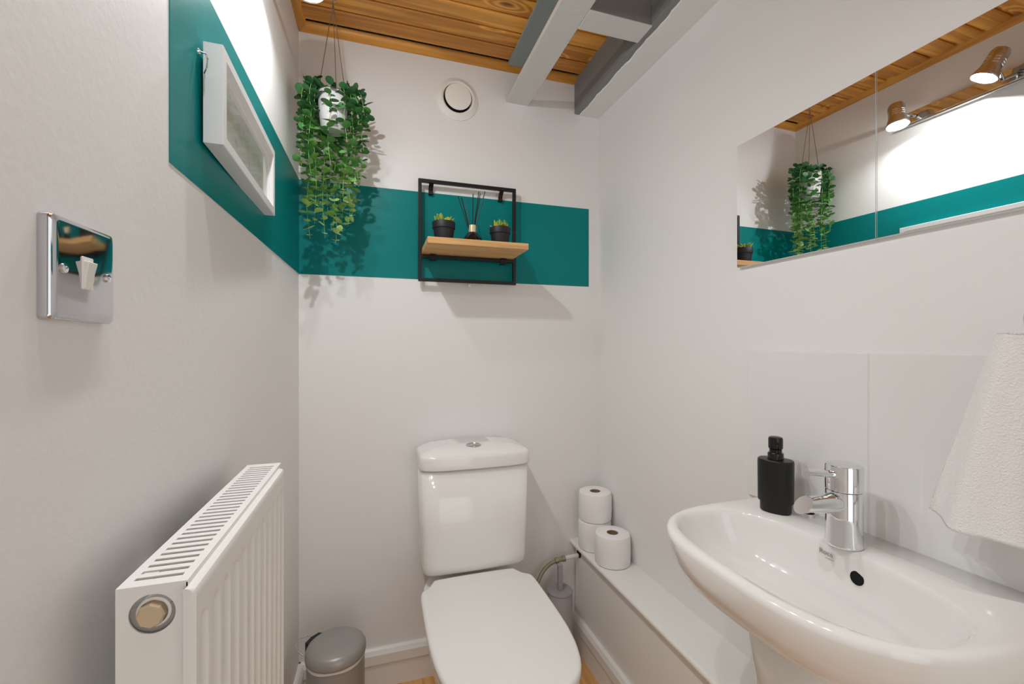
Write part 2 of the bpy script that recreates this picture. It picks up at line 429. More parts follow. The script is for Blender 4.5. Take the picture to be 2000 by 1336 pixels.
bm = bmesh.new(); lathe(bm, [(.0, .0), (.0255, 0), (.0255, .003), (.0235, .0045), (.0205, .0045), (.0195, .003), (.0, .003)], CX - .002, 1.470, zl + .0602, n=32, cap0=False, cap1=False)
fb = W(obj('flush_button', bm, M['satin'], smooth=True, label='round brushed steel flush button'), t)
bm = bmesh.new(); lathe(bm, [(0, 0), (.006, 0), (.006, .002), (0, .002)], CX, 1.462, zl + .0632, n=12, cap0=False, cap1=False)
d_ = obj('half_flush_button', bm, M['chrome']); d_.parent = fb
bm = bmesh.new(); box(bm, CX + .108, CX + .124, 1.574, 1.577, zl + .0545, zl + .0595)
W(obj('maker_mark', bm, M['mark']), t)

def spline_closed(pts, n=8):
    out = []; m = len(pts)
    for i in range(m):
        p0, p1, p2, p3 = [Vector(pts[(i + k) % m]) for k in (-1, 0, 1, 2)]
        for j in range(n):
            s = j / n
            out.append(.5 * ((2 * p1) + (-p0 + p2) * s + (2 * p0 - 5 * p1 + 4 * p2 - p3) * s * s + (-p0 + 3 * p1 - 3 * p2 + p3) * s ** 3))
    return out
half = [(0, 1.408), (.09, 1.406), (.132, 1.402), (.143, 1.388), (.156, 1.366), (.176, 1.350), (.1835, 1.325), (.1855, 1.25), (.186, 1.15), (.183, 1.06), (.172, .985), (.150, .925), (.112, .885), (.06, .865)]
full = half + [(0, .860)] + [(-x_, y_) for x_, y_ in half[1:][::-1]]
lid2 = spline_closed(full, 5)
lc = Vector((0, 1.14))
def lidsec(z, inset, shift=0):
    out = []
    n = len(lid2)
    for i, p in enumerate(lid2):
        tn = (lid2[(i + 1) % n] - lid2[i - 1]).normalized(); nrm = Vector((-tn.y, tn.x))
        if nrm.dot(lc - p) < 0: nrm = -nrm
        q_ = p + nrm * inset
        out.append((tx - .005 + q_.x * .985, q_.y, z))
    return out
ztop = H - .745
bm = bmesh.new()
loft(bm, [lidsec(ztop - .022, .003), lidsec(ztop - .020, .0005), lidsec(ztop - .010, 0), lidsec(ztop - .005, .0015), lidsec(ztop - .002, .005), lidsec(ztop - .0005, .010)])
W(obj('toilet_lid', bm, M['seat'], smooth='all'), t)
bm = bmesh.new()
loft(bm, [lidsec(ztop - .043, .010), lidsec(ztop - .040, .004), lidsec(ztop - .028, .003), lidsec(ztop - .0235, .006)])
W(obj('seat', bm, M['seat'], smooth=True), t)
# bowl
def bowlsec(z, hx, y0, y1, e=2.5, n=48):
    return ring(tx, (y0 + y1) / 2, z, hx, (y1 - y0) / 2, n, e)
bm = bmesh.new()
loft(bm, [bowlsec(0, .115, 1.02, 1.50, 3.2), bowlsec(.05, .112, 1.02, 1.50, 3.2), bowlsec(.14, .112, 1.01, 1.52, 3), bowlsec(.22, .130, .975, 1.54, 2.8),
          bowlsec(.29, .160, .92, 1.56, 2.7), bowlsec(.345, .176, .88, 1.57, 2.8), bowlsec(.385, .180, .872, 1.575, 3), bowlsec(ztop - .046, .180, .874, 1.575, 3), bowlsec(ztop - .0435, .176, .879, 1.57, 3)])
W(obj('bowl', bm, M['ceramic'], smooth='all'), t)
for s in (-1, 1):
    bm = bmesh.new(); lathe(bm, [(.012, 0), (.012, .024), (.009, .028)], tx + s * .075, 1.419, ztop - .045, n=16)
    W(obj('hinge', bm, M['chrome'], smooth=True), t)

# toilet supply hose and valve
t = thing('water_supply_valve', 'white pipe with brass isolating valve and braided hose beside the cistern', 'valve', (.70, 1.50, 0))
zp = H - .822
bm = bmesh.new(); tube(bm, [(.7645, 1.56, zp - .002), (.735, 1.56, zp - .003), (.70, 1.56, zp - .006)], .0078, 14)
W(obj('pipe', bm, M['pipe'], smooth=True), t)
bm = bmesh.new(); tube(bm, [(.705, 1.56, zp - .006), (.692, 1.56, zp - .007)], .0115, 6)
tube(bm, [(.692, 1.56, zp - .007), (.675, 1.56, zp - .009)], .009, 12); tube(bm, [(.676, 1.56, zp - .009), (.664, 1.56, zp - .011)], .0115, 6)
W(obj('isolating_valve', bm, M['hose'], label='dull brass isolating valve'), t)
bm = bmesh.new(); tube(bm, bez((.664, 1.56, zp - .011), (.62, 1.56, zp - .02), (.585, 1.545, zp - .05), (.56, 1.53, zp - .13), 16), .0075, 10)
W(obj('braided_hose', bm, M['hose'], smooth=True), t)

# toilet brush
t = thing('toilet_brush', 'grey cylindrical toilet brush holder with upright handle beside the toilet', 'toilet brush', (.655, 1.495, 0))
bm = bmesh.new(); lathe(bm, [(.044, 0), (.046, .004), (.046, .276), (.044, .279)], n=36); obj('holder', bm, M['greyplastic'], t, smooth=True)
bm = bmesh.new(); lathe(bm, [(.0475, .279), (.0478, .2815), (.0465, .284)], n=36); obj('lid', bm, M['greyplastic'], t, smooth=True)
bm = bmesh.new(); box(bm, -.0085, .0085, -.0085, .0085, .284, .378); obj('handle', bm, M['greyplastic'], t, bevel=.002)

# ------------------------------------------------------------------ toilet rolls
def roll(name, x_, y_, z_, label, rot=0):
    t = thing(name, label, 'toilet roll', (x_, y_, z_), rot, 'toilet rolls on the ledge')
    R, r_, h = .0625, .0205, .107
    n = 40; bm = bmesh.new()
    rg = random.Random(int(x_ * 1000 + y_ * 777 + z_ * 99))
    def rr(i, R_): return R_ * (1 + .010 * math.sin(2 * 2 * PI * i / n + rot) + (.008 if i % 20 == 0 else 0))
    prof = [(r_, .001), (R - .006, 0), (R - .001, .003), (R, .010), (R + .0006, .05), (R, h - .010), (R - .0025, h - .003), (R - .008, h), (r_ + .008, h - .0005), (r_, h - .002)]
    secs = [[(rr(i, a) * math.cos(2 * PI * i / n), rr(i, a) * math.sin(2 * PI * i / n), b_) for i in range(n)] for a, b_ in prof]
    secs.append(secs[0]); loft(bm, secs, False, False)
    bmesh.ops.remove_doubles(bm, verts=bm.verts, dist=1e-5)
    obj('paper', bm, M['paper'], t, smooth=True)
    bm = bmesh.new(); lathe(bm, [(r_ - .0005, .002), (r_ - .0005, h - .002), (r_ - .0025, h - .002), (r_ - .0025, .002), (r_ - .0005, .002)], n=24, cap0=False, cap1=False)
    obj('cardboard_core', bm, M['card'], t, smooth=True)
    return t
roll('toilet_roll', .806, 1.51, LZ + .0002, 'lower toilet roll of the two stacked in the corner, under another roll')
roll('toilet_roll', .808, 1.510, LZ + .1076, 'upper toilet roll resting on top of another on the ledge', .6)
roll('toilet_roll', .8085, 1.383 - .001, LZ + .0002, 'single toilet roll standing in front of the stacked pair', 1.4)

# ------------------------------------------------------------------ pedal bin
t = thing('pedal_bin', 'small grey cylindrical pedal bin with a domed lid in the corner', 'bin', (-.108, 1.375, 0), math.radians(-38)); t.scale = (.925, .925, 1.075)
bm = bmesh.new(); lathe(bm, [(.086, 0), (.0885, .003), (.0885, .02), (.086, .022), (.086, .262), (.084, .264)], n=48)
obj('body', bm, M['bin'], t, smooth=True)
bm = bmesh.new()
n = 48
secs = []
for R_, zz in ((.0865, .262), (.0880, .262), (.0885, .268), (.0865, .2695)):
    secs.append([(R_ * math.cos(2 * PI * i / n), R_ * math.sin(2 * PI * i / n), zz + (.0015 * math.sin(5 * 2 * PI * i / n) if zz < .268 else 0)) for i in range(n)])
loft(bm, secs, False, False)
obj('liner_rim', bm, M['bin_liner'], t, smooth=True, label='pale plastic liner edge')
bm = bmesh.new(); lathe(bm, [(.086, .2685), (.0895, .270), (.0905, .276), (.0895, .286), (.085, .2945), (.077, .2995), (.06, .3025), (.03, .304), (.0, .3043)], n=48, cap1=False)
bmesh.ops.remove_doubles(bm, verts=bm.verts, dist=1e-5)
obj('lid', bm, M['bin'], t, smooth='all')
# hinge block on the side away from the pedal (local -x) and wire carry handle
bm = bmesh.new(); loft(bm, [[(-.075 , -.035, z_), (-.099, -.028, z_), (-.104, 0, z_), (-.099, .028, z_), (-.075, .035, z_)] for z_ in (.235, .292)])
obj('hinge_block', bm, M['black'], t, smooth=True, bevel=.002, label='black plastic hinge block')
bm = bmesh.new(); tube(bm, [(-.098, -.036, .262), (-.118, -.036, .266), (-.140, -.026, .275), (-.149, 0, .279), (-.140, .026, .275), (-.118, .036, .266), (-.098, .036, .262)], .0014, 8)
obj('carry_handle', bm, M['chrome'], t, smooth=True)
bm = bmesh.new(); box(bm, .08, .118, -.022, .022, .010, .016); obj('pedal', bm, M['black'], t, bevel=.002)

# ------------------------------------------------------------------ radiator
RX0, RX1 = -.217, -.163          # casing back/front
RF = -.1545                       # front panel face
RY0, RY1 = .470, .888
RZ = H - .2145; RB = RZ - .60
t = thing('radiator', 'white panel radiator with slotted top grille on the left wall', 'radiator', (-.19, .66, 0))
g = obj('top_grille', boxbm(-.0 , .0001, 0, .0001, 0, .0001), M['radiator']);
bm = bmesh.new()
zt_ = RZ; zt0 = RZ - .0016
box(bm, RX0, RX0 + .008, RY0, RY1, zt0, zt_); box(bm, RX1 - .008, RX1, RY0, RY1, zt0, zt_)
box(bm, RX0 + .008, RX1 - .008, RY0, RY0 + .012, zt0, zt_); box(bm, RX0 + .008, RX1 - .008, RY1 - .012, RY1, zt0, zt_)
box(bm, RX1 - .0012, RX1, RY0, RY1, zt0 - .012, zt0)
bm.to_mesh(g.data); bm.free(); W(g, t)
pitch_r = .0126; yy = RY0 + .012; sm = None
ymax = RY1 - .012; ns = int((ymax - yy) / pitch_r); pitch_r = (ymax - yy) / ns
for i in range(ns):
    y0 = yy + i * pitch_r + .0052
    if sm is None:
        bm = bmesh.new(); a = .0074
        loft(bm, [[(xx, 0, -.0016), (xx, a, -.0030), (xx, a, 0), (xx, .0, 0)] for xx in (RX0 + .008, RX1 - .008)])
        s0 = obj('slat', bm, M['radiator']); sm = s0.data
    else: s0 = obj('slat', sm)
    s0.parent = g; s0.location = (0, y0, RZ)
W(obj('fins', boxbm(RX0 + .004, RX1 - .004, RY0 + .004, RY1 - .004, RB + .03, RZ - .02), M['raddark']), t)
# side plates with round hole: build as loft between circle and rectangle
def sideplate(yc, y2):
    bm = bmesh.new(); cx, cz, R_ = (RX0 + RX1) / 2 - .000, RZ - .026, .0178
    n = 40; inner, outer = [], []
    z0, z1 = RB, RZ - .0016
    for i in range(n):
        a = 2 * PI * i / n; c, s = math.cos(a), math.sin(a)
        inner.append((cx + R_ * c, s * R_ + cz))
        hx = (RX1 - RX0) / 2
        k_ = min(hx / abs(c) if abs(c) > 1e-6 else 9, ((z1 - cz) if s > 0 else .05) / abs(s) if abs(s) > 1e-6 else 9)
        outer.append((cx + k_ * c, cz + k_ * s))
    corners = [(RX0, z1), (RX1, z1), (RX0, cz - .05), (RX1, cz - .05)]
    for co in corners:
        j = min(range(n), key=lambda i: (outer[i][0] - co[0]) ** 2 + (outer[i][1] - co[1]) ** 2); outer[j] = co
    secs = [[(a, yc, b_) for a, b_ in inner], [(a, yc, b_) for a, b_ in outer]]
    loft(bm, [[(a, y2, b_) for a, b_ in inner]] + secs, False, False)
    box(bm, RX0, RX1, min(yc, y2), max(yc, y2), RB, cz - .05)
    return bm
W(obj('side_panel', sideplate(RY0, RY0 + .0015), M['radiator']), t)
W(obj('side_panel', sideplate(RY1, RY1 - .0015), M['radiator']), t)
# plug
pg = bmesh.new(); mt = align(((RX0 + RX1) / 2, RY0 + .008, RZ - .026), (0, -1, 0))
lathe(pg, [(.0135, -.004), (.0135, .005), (.0115, .006), (.0115, .003)], n=32, mtx=mt)
pl = W(obj('plug_collar', pg, M['white_plastic'], smooth=True), t)
pg = bmesh.new(); lathe(pg, [(.0112, 0), (.0112, .0095), (.0098, .011)], n=8, mtx=align(((RX0 + RX1) / 2 - .0008, RY0 + .008, RZ - .027), (0, -1, 0)))
W(obj('blanking_plug', pg, M['brass'], label='pale brass octagonal blanking plug'), t)
# front panel with pressed flutes
bm = bmesh.new()
fy0, fy1 = RY0 - .007, RY1 - .022
L_ = fy1 - fy0; ny = 210; zs = []
ft = RZ - .005
zs = [0, -.0015, -.004, -.010, -.020, -.026, -.029, -.032, -.035, -.038, -.041, -.044, -.048, -.10, -.3, -.52, -.545, -.552, -.558, -.564, -.575, -.59]
gp = .0333; g0 = fy0 + .022
rows = []
for z_ in zs:
    row = []
    for i in range(ny + 1):
        yv = fy0 + L_ * i / ny
        ph = (yv - g0) / gp; kk = round(ph); dyc = (ph - kk) * gp
        top, bot = -.036, -.556
        zz = z_
        # rounded end of the flute
        dzv = max(zz - (top - .008), (bot + .008) - zz, 0)
        rad = math.hypot(dyc, dzv) if dzv > 0 else abs(dyc)
        wv = .0112
        dep = 0
        if 0 <= kk < 12 and rad < wv: dep = .0105 * (.5 + .5 * math.cos(PI * min(1, max(0, (rad - .0055)) / (wv - .0055))))
        xv = RF - dep
        if zz > -.004: xv = RF - (.004 if zz == 0 else .001)
        if i == 0 or i == ny: xv -= .003
        row.append(bm.verts.new((xv, yv, ft + zz)))
    rows.append(row)
for a, b_ in zip(rows, rows[1:]):
    for i in range(ny): bm.faces.new((a[i], a[i + 1], b_[i + 1], b_[i]))
# return edges
def strip(vs, off):
    nv = [bm.verts.new(v.co + Vector(off)) for v in vs]
    for i in range(len(vs) - 1): bm.faces.new((vs[i], vs[i + 1], nv[i + 1], nv[i]))
strip(rows[0], (-.005, 0, -.0005)); strip(rows[-1], (-.005, 0, 0))
strip([r_[0] for r_ in rows], (-.007, .001, 0)); strip([r_[-1] for r_ in rows], (-.007, -.001, 0))
W(obj('front_panel', bm, M['radiator'], smooth=True), t)
for yy_ in (RY0 + .14, RY1 - .06):
    W(obj('wall_bracket', boxbm(XL(.6) , RX0 + .002, yy_ - .012, yy_ + .012, RB + .1, RZ - .05), M['radiator']), t)

# ------------------------------------------------------------------ light switch
yc, zc = .489, H + .0640
t = thing('light_switch', 'polished chrome light switch plate with one white rocker on the left wall', 'light switch', (XL(yc), yc, zc), -AL * -1 * -1)
def rrect(hw, hh, r_, n=5):
    pts = []
    for cx_, cy_, a0 in ((hw - r_, hh - r_, 0), (-hw + r_, hh - r_, PI / 2), (-hw + r_, -hh + r_, PI), (hw - r_, -hh + r_, 1.5 * PI)):
        for i in range(n + 1):
            a = a0 + PI / 2 * i / n; pts.append((cx_ + r_ * math.cos(a), cy_ + r_ * math.sin(a)))
    return pts
def plate(levels, r_=.006):
    bm = bmesh.new(); loft(bm, [[(x_, p, q_) for p, q_ in rrect(h_, h_, rr_)] for x_, h_, rr_ in levels]); return bm
obj('plate', plate([(0, .0435, .004), (.0062, .0435, .004), (.0085, .0425, .0045), (.0098, .0395, .005), (.0100, .0385, .005)]), M['plate'], t, smooth=True)
bm = bmesh.new(); loft(bm, [[(x_, p, q_) for p, q_ in rrect(a, b_, .001, 2)] for x_, a, b_ in ((.0098, .0074, .0148), (.0110, .0070, .0144))])
obj('rocker_surround', bm, M['white_plastic'], t)
bm = bmesh.new(); loft(bm, [[(.010, -.0062, -.0135), (.010, .0062, -.0135), (.0118, .0052, -.0130), (.0118, -.0052, -.0130)], [(.010, -.0062, 0), (.010, .0062, 0), (.0130, .0057, 0), (.0130, -.0057, 0)], [(.010, -.0062, .0110), (.010, .0062, .0110), (.0150, .0062, .0100), (.0150, -.0062, .0100)]])
obj('rocker', bm, M['white_plastic'], t, bevel=.0006)
for s in (-1, 1):
    bm = bmesh.new(); lathe(bm, [(.0042, 0), (.0038, .0014), (.0018, .0018), (.0015, .0008), (0.0, .0008)], n=20, mtx=align((.0100, s * .0302, 0), (1, 0, 0)), cap1=False)
    obj('screw', bm, M['chrome'], t, smooth=True)

# ------------------------------------------------------------------ picture frame
fy0, fy1, fz0, fz1 = .765, 1.152, H + .3045, H + .4560
yc = (fy0 + fy1) / 2; hw = (fy1 - fy0) / 2; zc = (fz0 + fz1) / 2; hh = (fz1 - fz0) / 2
dpt = .0265
t = thing('picture_frame', 'wide white box frame with a pale print and painted-in green reflection on the teal band', 'picture frame', (XL(yc) + .0015, yc, zc), AL * -1)
t.rotation_euler.z = AL
fw = .017
bm = bmesh.new()
def rq(x_, a, b_): return [(x_, -a, -b_), (x_, a, -b_), (x_, a, b_), (x_, -a, b_)]
e_ = .0012
loft(bm, [rq(0, hw - fw, hh - fw), rq(0, hw, hh), rq(dpt - e_, hw, hh), rq(dpt, hw - e_, hh - e_), rq(dpt, hw - fw + e_, hh - fw + e_), rq(dpt - e_, hw - fw, hh - fw), rq(0, hw - fw, hh - fw)], False, False)
bmesh.ops.remove_doubles(bm, verts=bm.verts, dist=1e-6)
obj('frame', bm, M['frame'], t)
# inner slip
bm = bmesh.new(); i0, i1 = hw - fw, hh - fw
for a in ((-i0, i0, i1 - .006, i1), (-i0, i0, -i1, -i1 + .006), (-i0, -i0 + .006, -i1 + .006, i1 - .006), (i0 - .006, i0, -i1 + .006, i1 - .006)): box(bm, .006, .018, *a)
obj('inner_slip', bm, M['mount'], t)
obj('print', boxbm(.004, .007, -i0, i0, -i1, i1), M['print'], t)
obj('glass', boxbm(.0145, .0155, -i0 + .005, i0 - .005, -i1 + .005, i1 - .005), M['glass'], t)
obj('backing_board', boxbm(.0006, .0035, -i0, i0, -i1, i1), M['card'], t)
bm = bmesh.new(); tube(bm, [(-.001, -hw - .016, .050), (.008, -hw - .017, .048), (.011, -hw - .016, .040), (.008, -hw - .011, .030), (.003, -hw - .004, .026), (.002, -hw + .003, .026)], .0012, 8)
lathe(bm, [(.004, 0), (.0035, .002)], n=12, mtx=align((-.0012, -hw - .016, .050), (1, 0, 0)))
obj('hanging_hook', bm, M['chrome'], t, smooth=True)

# ------------------------------------------------------------------ air vent
t = thing('air_vent', 'round white air vent valve on the back wall under the ceiling', 'vent', (.290, D, H + .904))
mt = align((0, 0, 0), (0, -1, 0))
bm = bmesh.new(); lathe(bm, [(.078, 0), (.078, .003), (.074, .006), (.070, .007), (.066, .012), (.060, .015), (.054, .013), (.050, .006), (.050, 0)], n=56, mtx=mt); obj('rim', bm, M['white_plastic'], t, smooth=True)
bm = bmesh.new(); lathe(bm, [(.050, .0005), (.050, .0020)], n=48, mtx=mt); obj('throat', bm, M['void'], t)
bm = bmesh.new(); lathe(bm, [(.040, .012), (.0478, .020), (.0482, .022), (.047, .0235), (.03, .0255), (.0, .026)], n=48, mtx=mt, cap1=False); bmesh.ops.remove_doubles(bm, verts=bm.verts, dist=1e-5)
obj('disc', bm, M['white_plastic'], t, smooth=True)
bm = bmesh.new(); lathe(bm, [(.006, .001), (.006, .014)], n=12, mtx=mt); obj('spindle', bm, M['white_plastic'], t)

# ------------------------------------------------------------------ wall shelf
t = thing('wall_shelf', 'oak shelf board in a square black metal frame on the back wall', 'shelf', (.326, 1.57, H + .2255))
F0, F1, Z0, Z1, yb0, yb1 = .146, .506, H + .2255, H + .5865, 1.5635, 1.5765
b = .0115
for a in ((F0, F1, Z1 - b, Z1), (F0, F1, Z0, Z0 + b), (F0, F0 + b, Z0 + b, Z1 - b), (F1 - b, F1, Z0 + b, Z1 - b)):
    W(obj('frame_bar', boxbm(a[0], a[1], yb0, yb1, a[2], a[3]), M['black'], bevel=.0008), t)
BT = H + .3415; BB = BT - .0205
W(obj('cross_bar', boxbm(F0 + b, F1 - b, yb0, yb1, BB - .0135, BB - .001), M['black'], bevel=.0008), t)
W(obj('shelf_board', boxbm(F0 + b + .0008, F1 - b - .0008, 1.388, 1.594, BB, BT), M['oak'], bevel=.0012), t)
for xx in (.192, .452):
    bm = bmesh.new()
    pts = [(yb0 + .004, Z1 - b + .001), (1.583, Z1 - .022), (1.590, Z1 - .032), (1.590, Z1 - .045)]
    secs = []
    for (y_, z_) in pts: secs.append([(xx - .008, y_ - .0015, z_), (xx + .008, y_ - .0015, z_), (xx + .008, y_ + .0015, z_), (xx - .008, y_ + .0015, z_)])
    loft(bm, secs); box(bm, xx - .008, xx + .008, 1.586, D - .0002, Z1 - .045, Z1 - .038)
    W(obj('hanging_strap', bm, M['black']), t)
for xx in (.196, .455):
    bm = bmesh.new(); box(bm, xx - .010, xx + .010, yb0 - .012, yb0 - .0005, BB - .0030, BB - .0002); box(bm, xx - .010, xx + .010, yb0 - .0030, yb0 - .0002, BB - .020, BB - .0030)
    box(bm, xx - .010, xx + .010, yb0 - .0030, yb1, BB - .0215, BB - .0190)
    W(obj('board_clip', bm, M['black']), t)
bm = bmesh.new(); lathe(bm, [(.004, 0), (.004, .012), (.006, .013), (.006, .016)], n=10, mtx=align((.333, D, Z0 - .006), (0, -1, 0)))
W(obj('fixing_screw', bm, M['satin']), t)

# succulents
def succulent(x_, y_, s, label, seed, extra=0):
    t = thing('potted_succulent', label, 'potted plant', (x_, y_, BT), group='succulents on the wall shelf'); t.scale = (1, 1, 1.2)
    rg = random.Random(seed)
    bm = bmesh.new(); lathe(bm, [(.0265 * s, 0), (.0275 * s, .002 * s), (.0315 * s, .036 * s), (.0345 * s, .037 * s), (.0355 * s, .052 * s), (.0345 * s, .0535 * s), (.0325 * s, .0525 * s), (.0315 * s, .046 * s), (0, .046 * s)], n=40, cap1=False)
    bmesh.ops.remove_doubles(bm, verts=bm.verts, dist=1e-6)
    obj('pot', bm, M['pot'], t, smooth=True)
    me = None
    for k in range(34):
        if me is None:
            bm = bmesh.new(); secs = []
            for q_, w_ in ((0, .3), (.25, .85), (.5, 1), (.75, .75), (.92, .35)):
                secs.append([(w_ * .0062 * math.cos(a), w_ * .0034 * math.sin(a) - .004 * q_ * q_, q_ * .028) for a in [2 * PI * i / 8 for i in range(8)]])
            rows = loft(bm, secs, True, False)
            tip = bm.verts.new((0, -.005, .0285)); rr_ = rows[-1]
            for i in range(8): bm.faces.new((rr_[i], rr_[(i + 1) % 8], tip))
            o = obj('leaf', bm, M['succulent'], t, smooth='all'); me = o.data
        else: o = obj('leaf', me, None, t)
        cl = k % 5; ca = cl * 2 * PI / 5 + .4; cr = .017 * s
        a = rg.uniform(0, 2 * PI); tilt = rg.uniform(.15, .75)
        o.location = (cr * math.cos(ca) + .003 * math.cos(a), cr * math.sin(ca) + .003 * math.sin(a), .047 * s)
        o.rotation_euler = (tilt, 0, a); o.scale = [rg.uniform(.75, 1.05) * s] * 3
succulent(.2217, 1.475, 1.10, 'left succulent in a black pot on the shelf', 2)
succulent(.4188, 1.475, 1.05, 'right succulent in a black pot on the shelf', 5)

# reed diffuser
t = thing('reed_diffuser', 'black conical reed diffuser with cream collar and black reeds on the shelf', 'reed diffuser', (.3202, 1.475, BT)); t.scale = (.94, .94, 1.06)
bm = bmesh.new(); lathe(bm, [(.0450, 0), (.0475, .002), (.0468, .006), (.0190, .039), (.0135, .042), (.013, .044)], n=40); obj('bottle', bm, M['shiny_black'], t, smooth=True)
bm = bmesh.new(); lathe(bm, [(.0135, .0425), (.0135, .0645), (.0125, .0655), (.009, .0655), (.009, .055)], n=28); obj('collar', bm, M['gold'], t, smooth=True)
for tx_, ty_, tz_ in ((-.050, .02, .160), (-.041, .0, .150), (-.020, .03, .153), (.000, -.01, .163), (.026, .01, .178), (.036, .03, .179), (.047, .0, .178)):
    bm = bmesh.new(); tube(bm, [(tx_ * -.08, ty_ * -.08, .006), (tx_, ty_, tz_ + .002)], .0017, 8); obj('reed', bm, M['black'], t, smooth=True)
for k, (a, ww) in enumerate(((-1.40, .005), (-1.2, .004), (-1.02, .004))):
    rr_ = .0435; cxx, cyy = rr_ * math.cos(a), rr_ * math.sin(a)
    mt = Matrix.Translation((cxx, cyy, .0095)) @ Matrix.Rotation(a + PI / 2, 4, 'Z')
    obj('label_mark', boxbm(-ww / 2, ww / 2, -.0006, .0006, -.0015, .0012, mtx=mt), M['white_plastic'], t)

# ------------------------------------------------------------------ hanging plant
px_, py_, pz_ = -.1215, 1.436, H + .648
t = thing('hanging_plant', 'trailing round-leaved plant in a white pot hung on strings in the corner', 'hanging plant', (px_, py_, pz_))
bm = bmesh.new(); lathe(bm, [(.0, 0), (.030, .0), (.034, .004), (.0405, .055), (.043, .110), (.0425, .113), (.040, .112), (.038, .10), (0, .10)], n=40, cap0=False, cap1=False)
bmesh.ops.remove_doubles(bm, verts=bm.verts, dist=1e-6)
obj('pot', bm, M['whitepot'], t, smooth=True)
bm = bmesh.new(); lathe(bm, [(.0385, .095), (.0385, .101), (.0, .104)], n=24, cap1=False); obj('compost', bm, mat('dark_compost', (.03, .02, .012), .9, bump=(200, 1, 3)), t)
hook = (0.0005, 0, CE - pz_ - .012)
for a in (200, 330, 80):
    a = math.radians(a); p0 = (.0425 * math.cos(a), .0425 * math.sin(a), .108)
    bm = bmesh.new(); tube(bm, [p0, hook], .0011, 6); obj('string', bm, M['string'], t, smooth=True)
bm = bmesh.new(); pts = [(0, 0, hook[2] + .014)] + [(.0 + .008 * math.sin(a), 0, hook[2] + .004 + -.006 * math.cos(a) + .002) for a in [0.2 + i * .9 for i in range(6)]]
tube(bm, pts, .0013, 6); obj('ceiling_hook', bm, M['satin'], t, smooth=True)
bm = bmesh.new(); nl = 9; base = bm.verts.new((0, 0, 0)); rim = []
for i in range(nl):
    a = -PI * .86 + 2 * PI * .86 * i / (nl - 1)
    rim.append(bm.verts.new((1.02 + 1.0 * math.cos(a), .98 * math.sin(a), .12 + .10 * abs(math.sin(a)))))
mid = bm.verts.new((1.0, 0, .0))
for i in range(nl - 1): bm.faces.new((mid, rim[i], rim[i + 1]))
bm.faces.new((mid, base, rim[0])); bm.faces.new((mid, rim[-1], base))
leaf_bm = bm
leaf_vs = [v.co.copy() for v in leaf_bm.verts]; leaf_bm.verts.index_update(); leaf_fs = [[v.index for v in f.verts] for f in leaf_bm.faces]
leaf_bm.free()
leafmeshes = []
for k in range(8):
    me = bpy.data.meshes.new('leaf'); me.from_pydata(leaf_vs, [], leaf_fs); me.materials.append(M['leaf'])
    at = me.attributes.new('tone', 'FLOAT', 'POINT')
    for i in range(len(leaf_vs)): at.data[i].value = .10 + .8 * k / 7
    for p in me.polygons: p.use_smooth = True
    leafmeshes.append(me)
rg = random.Random(11)
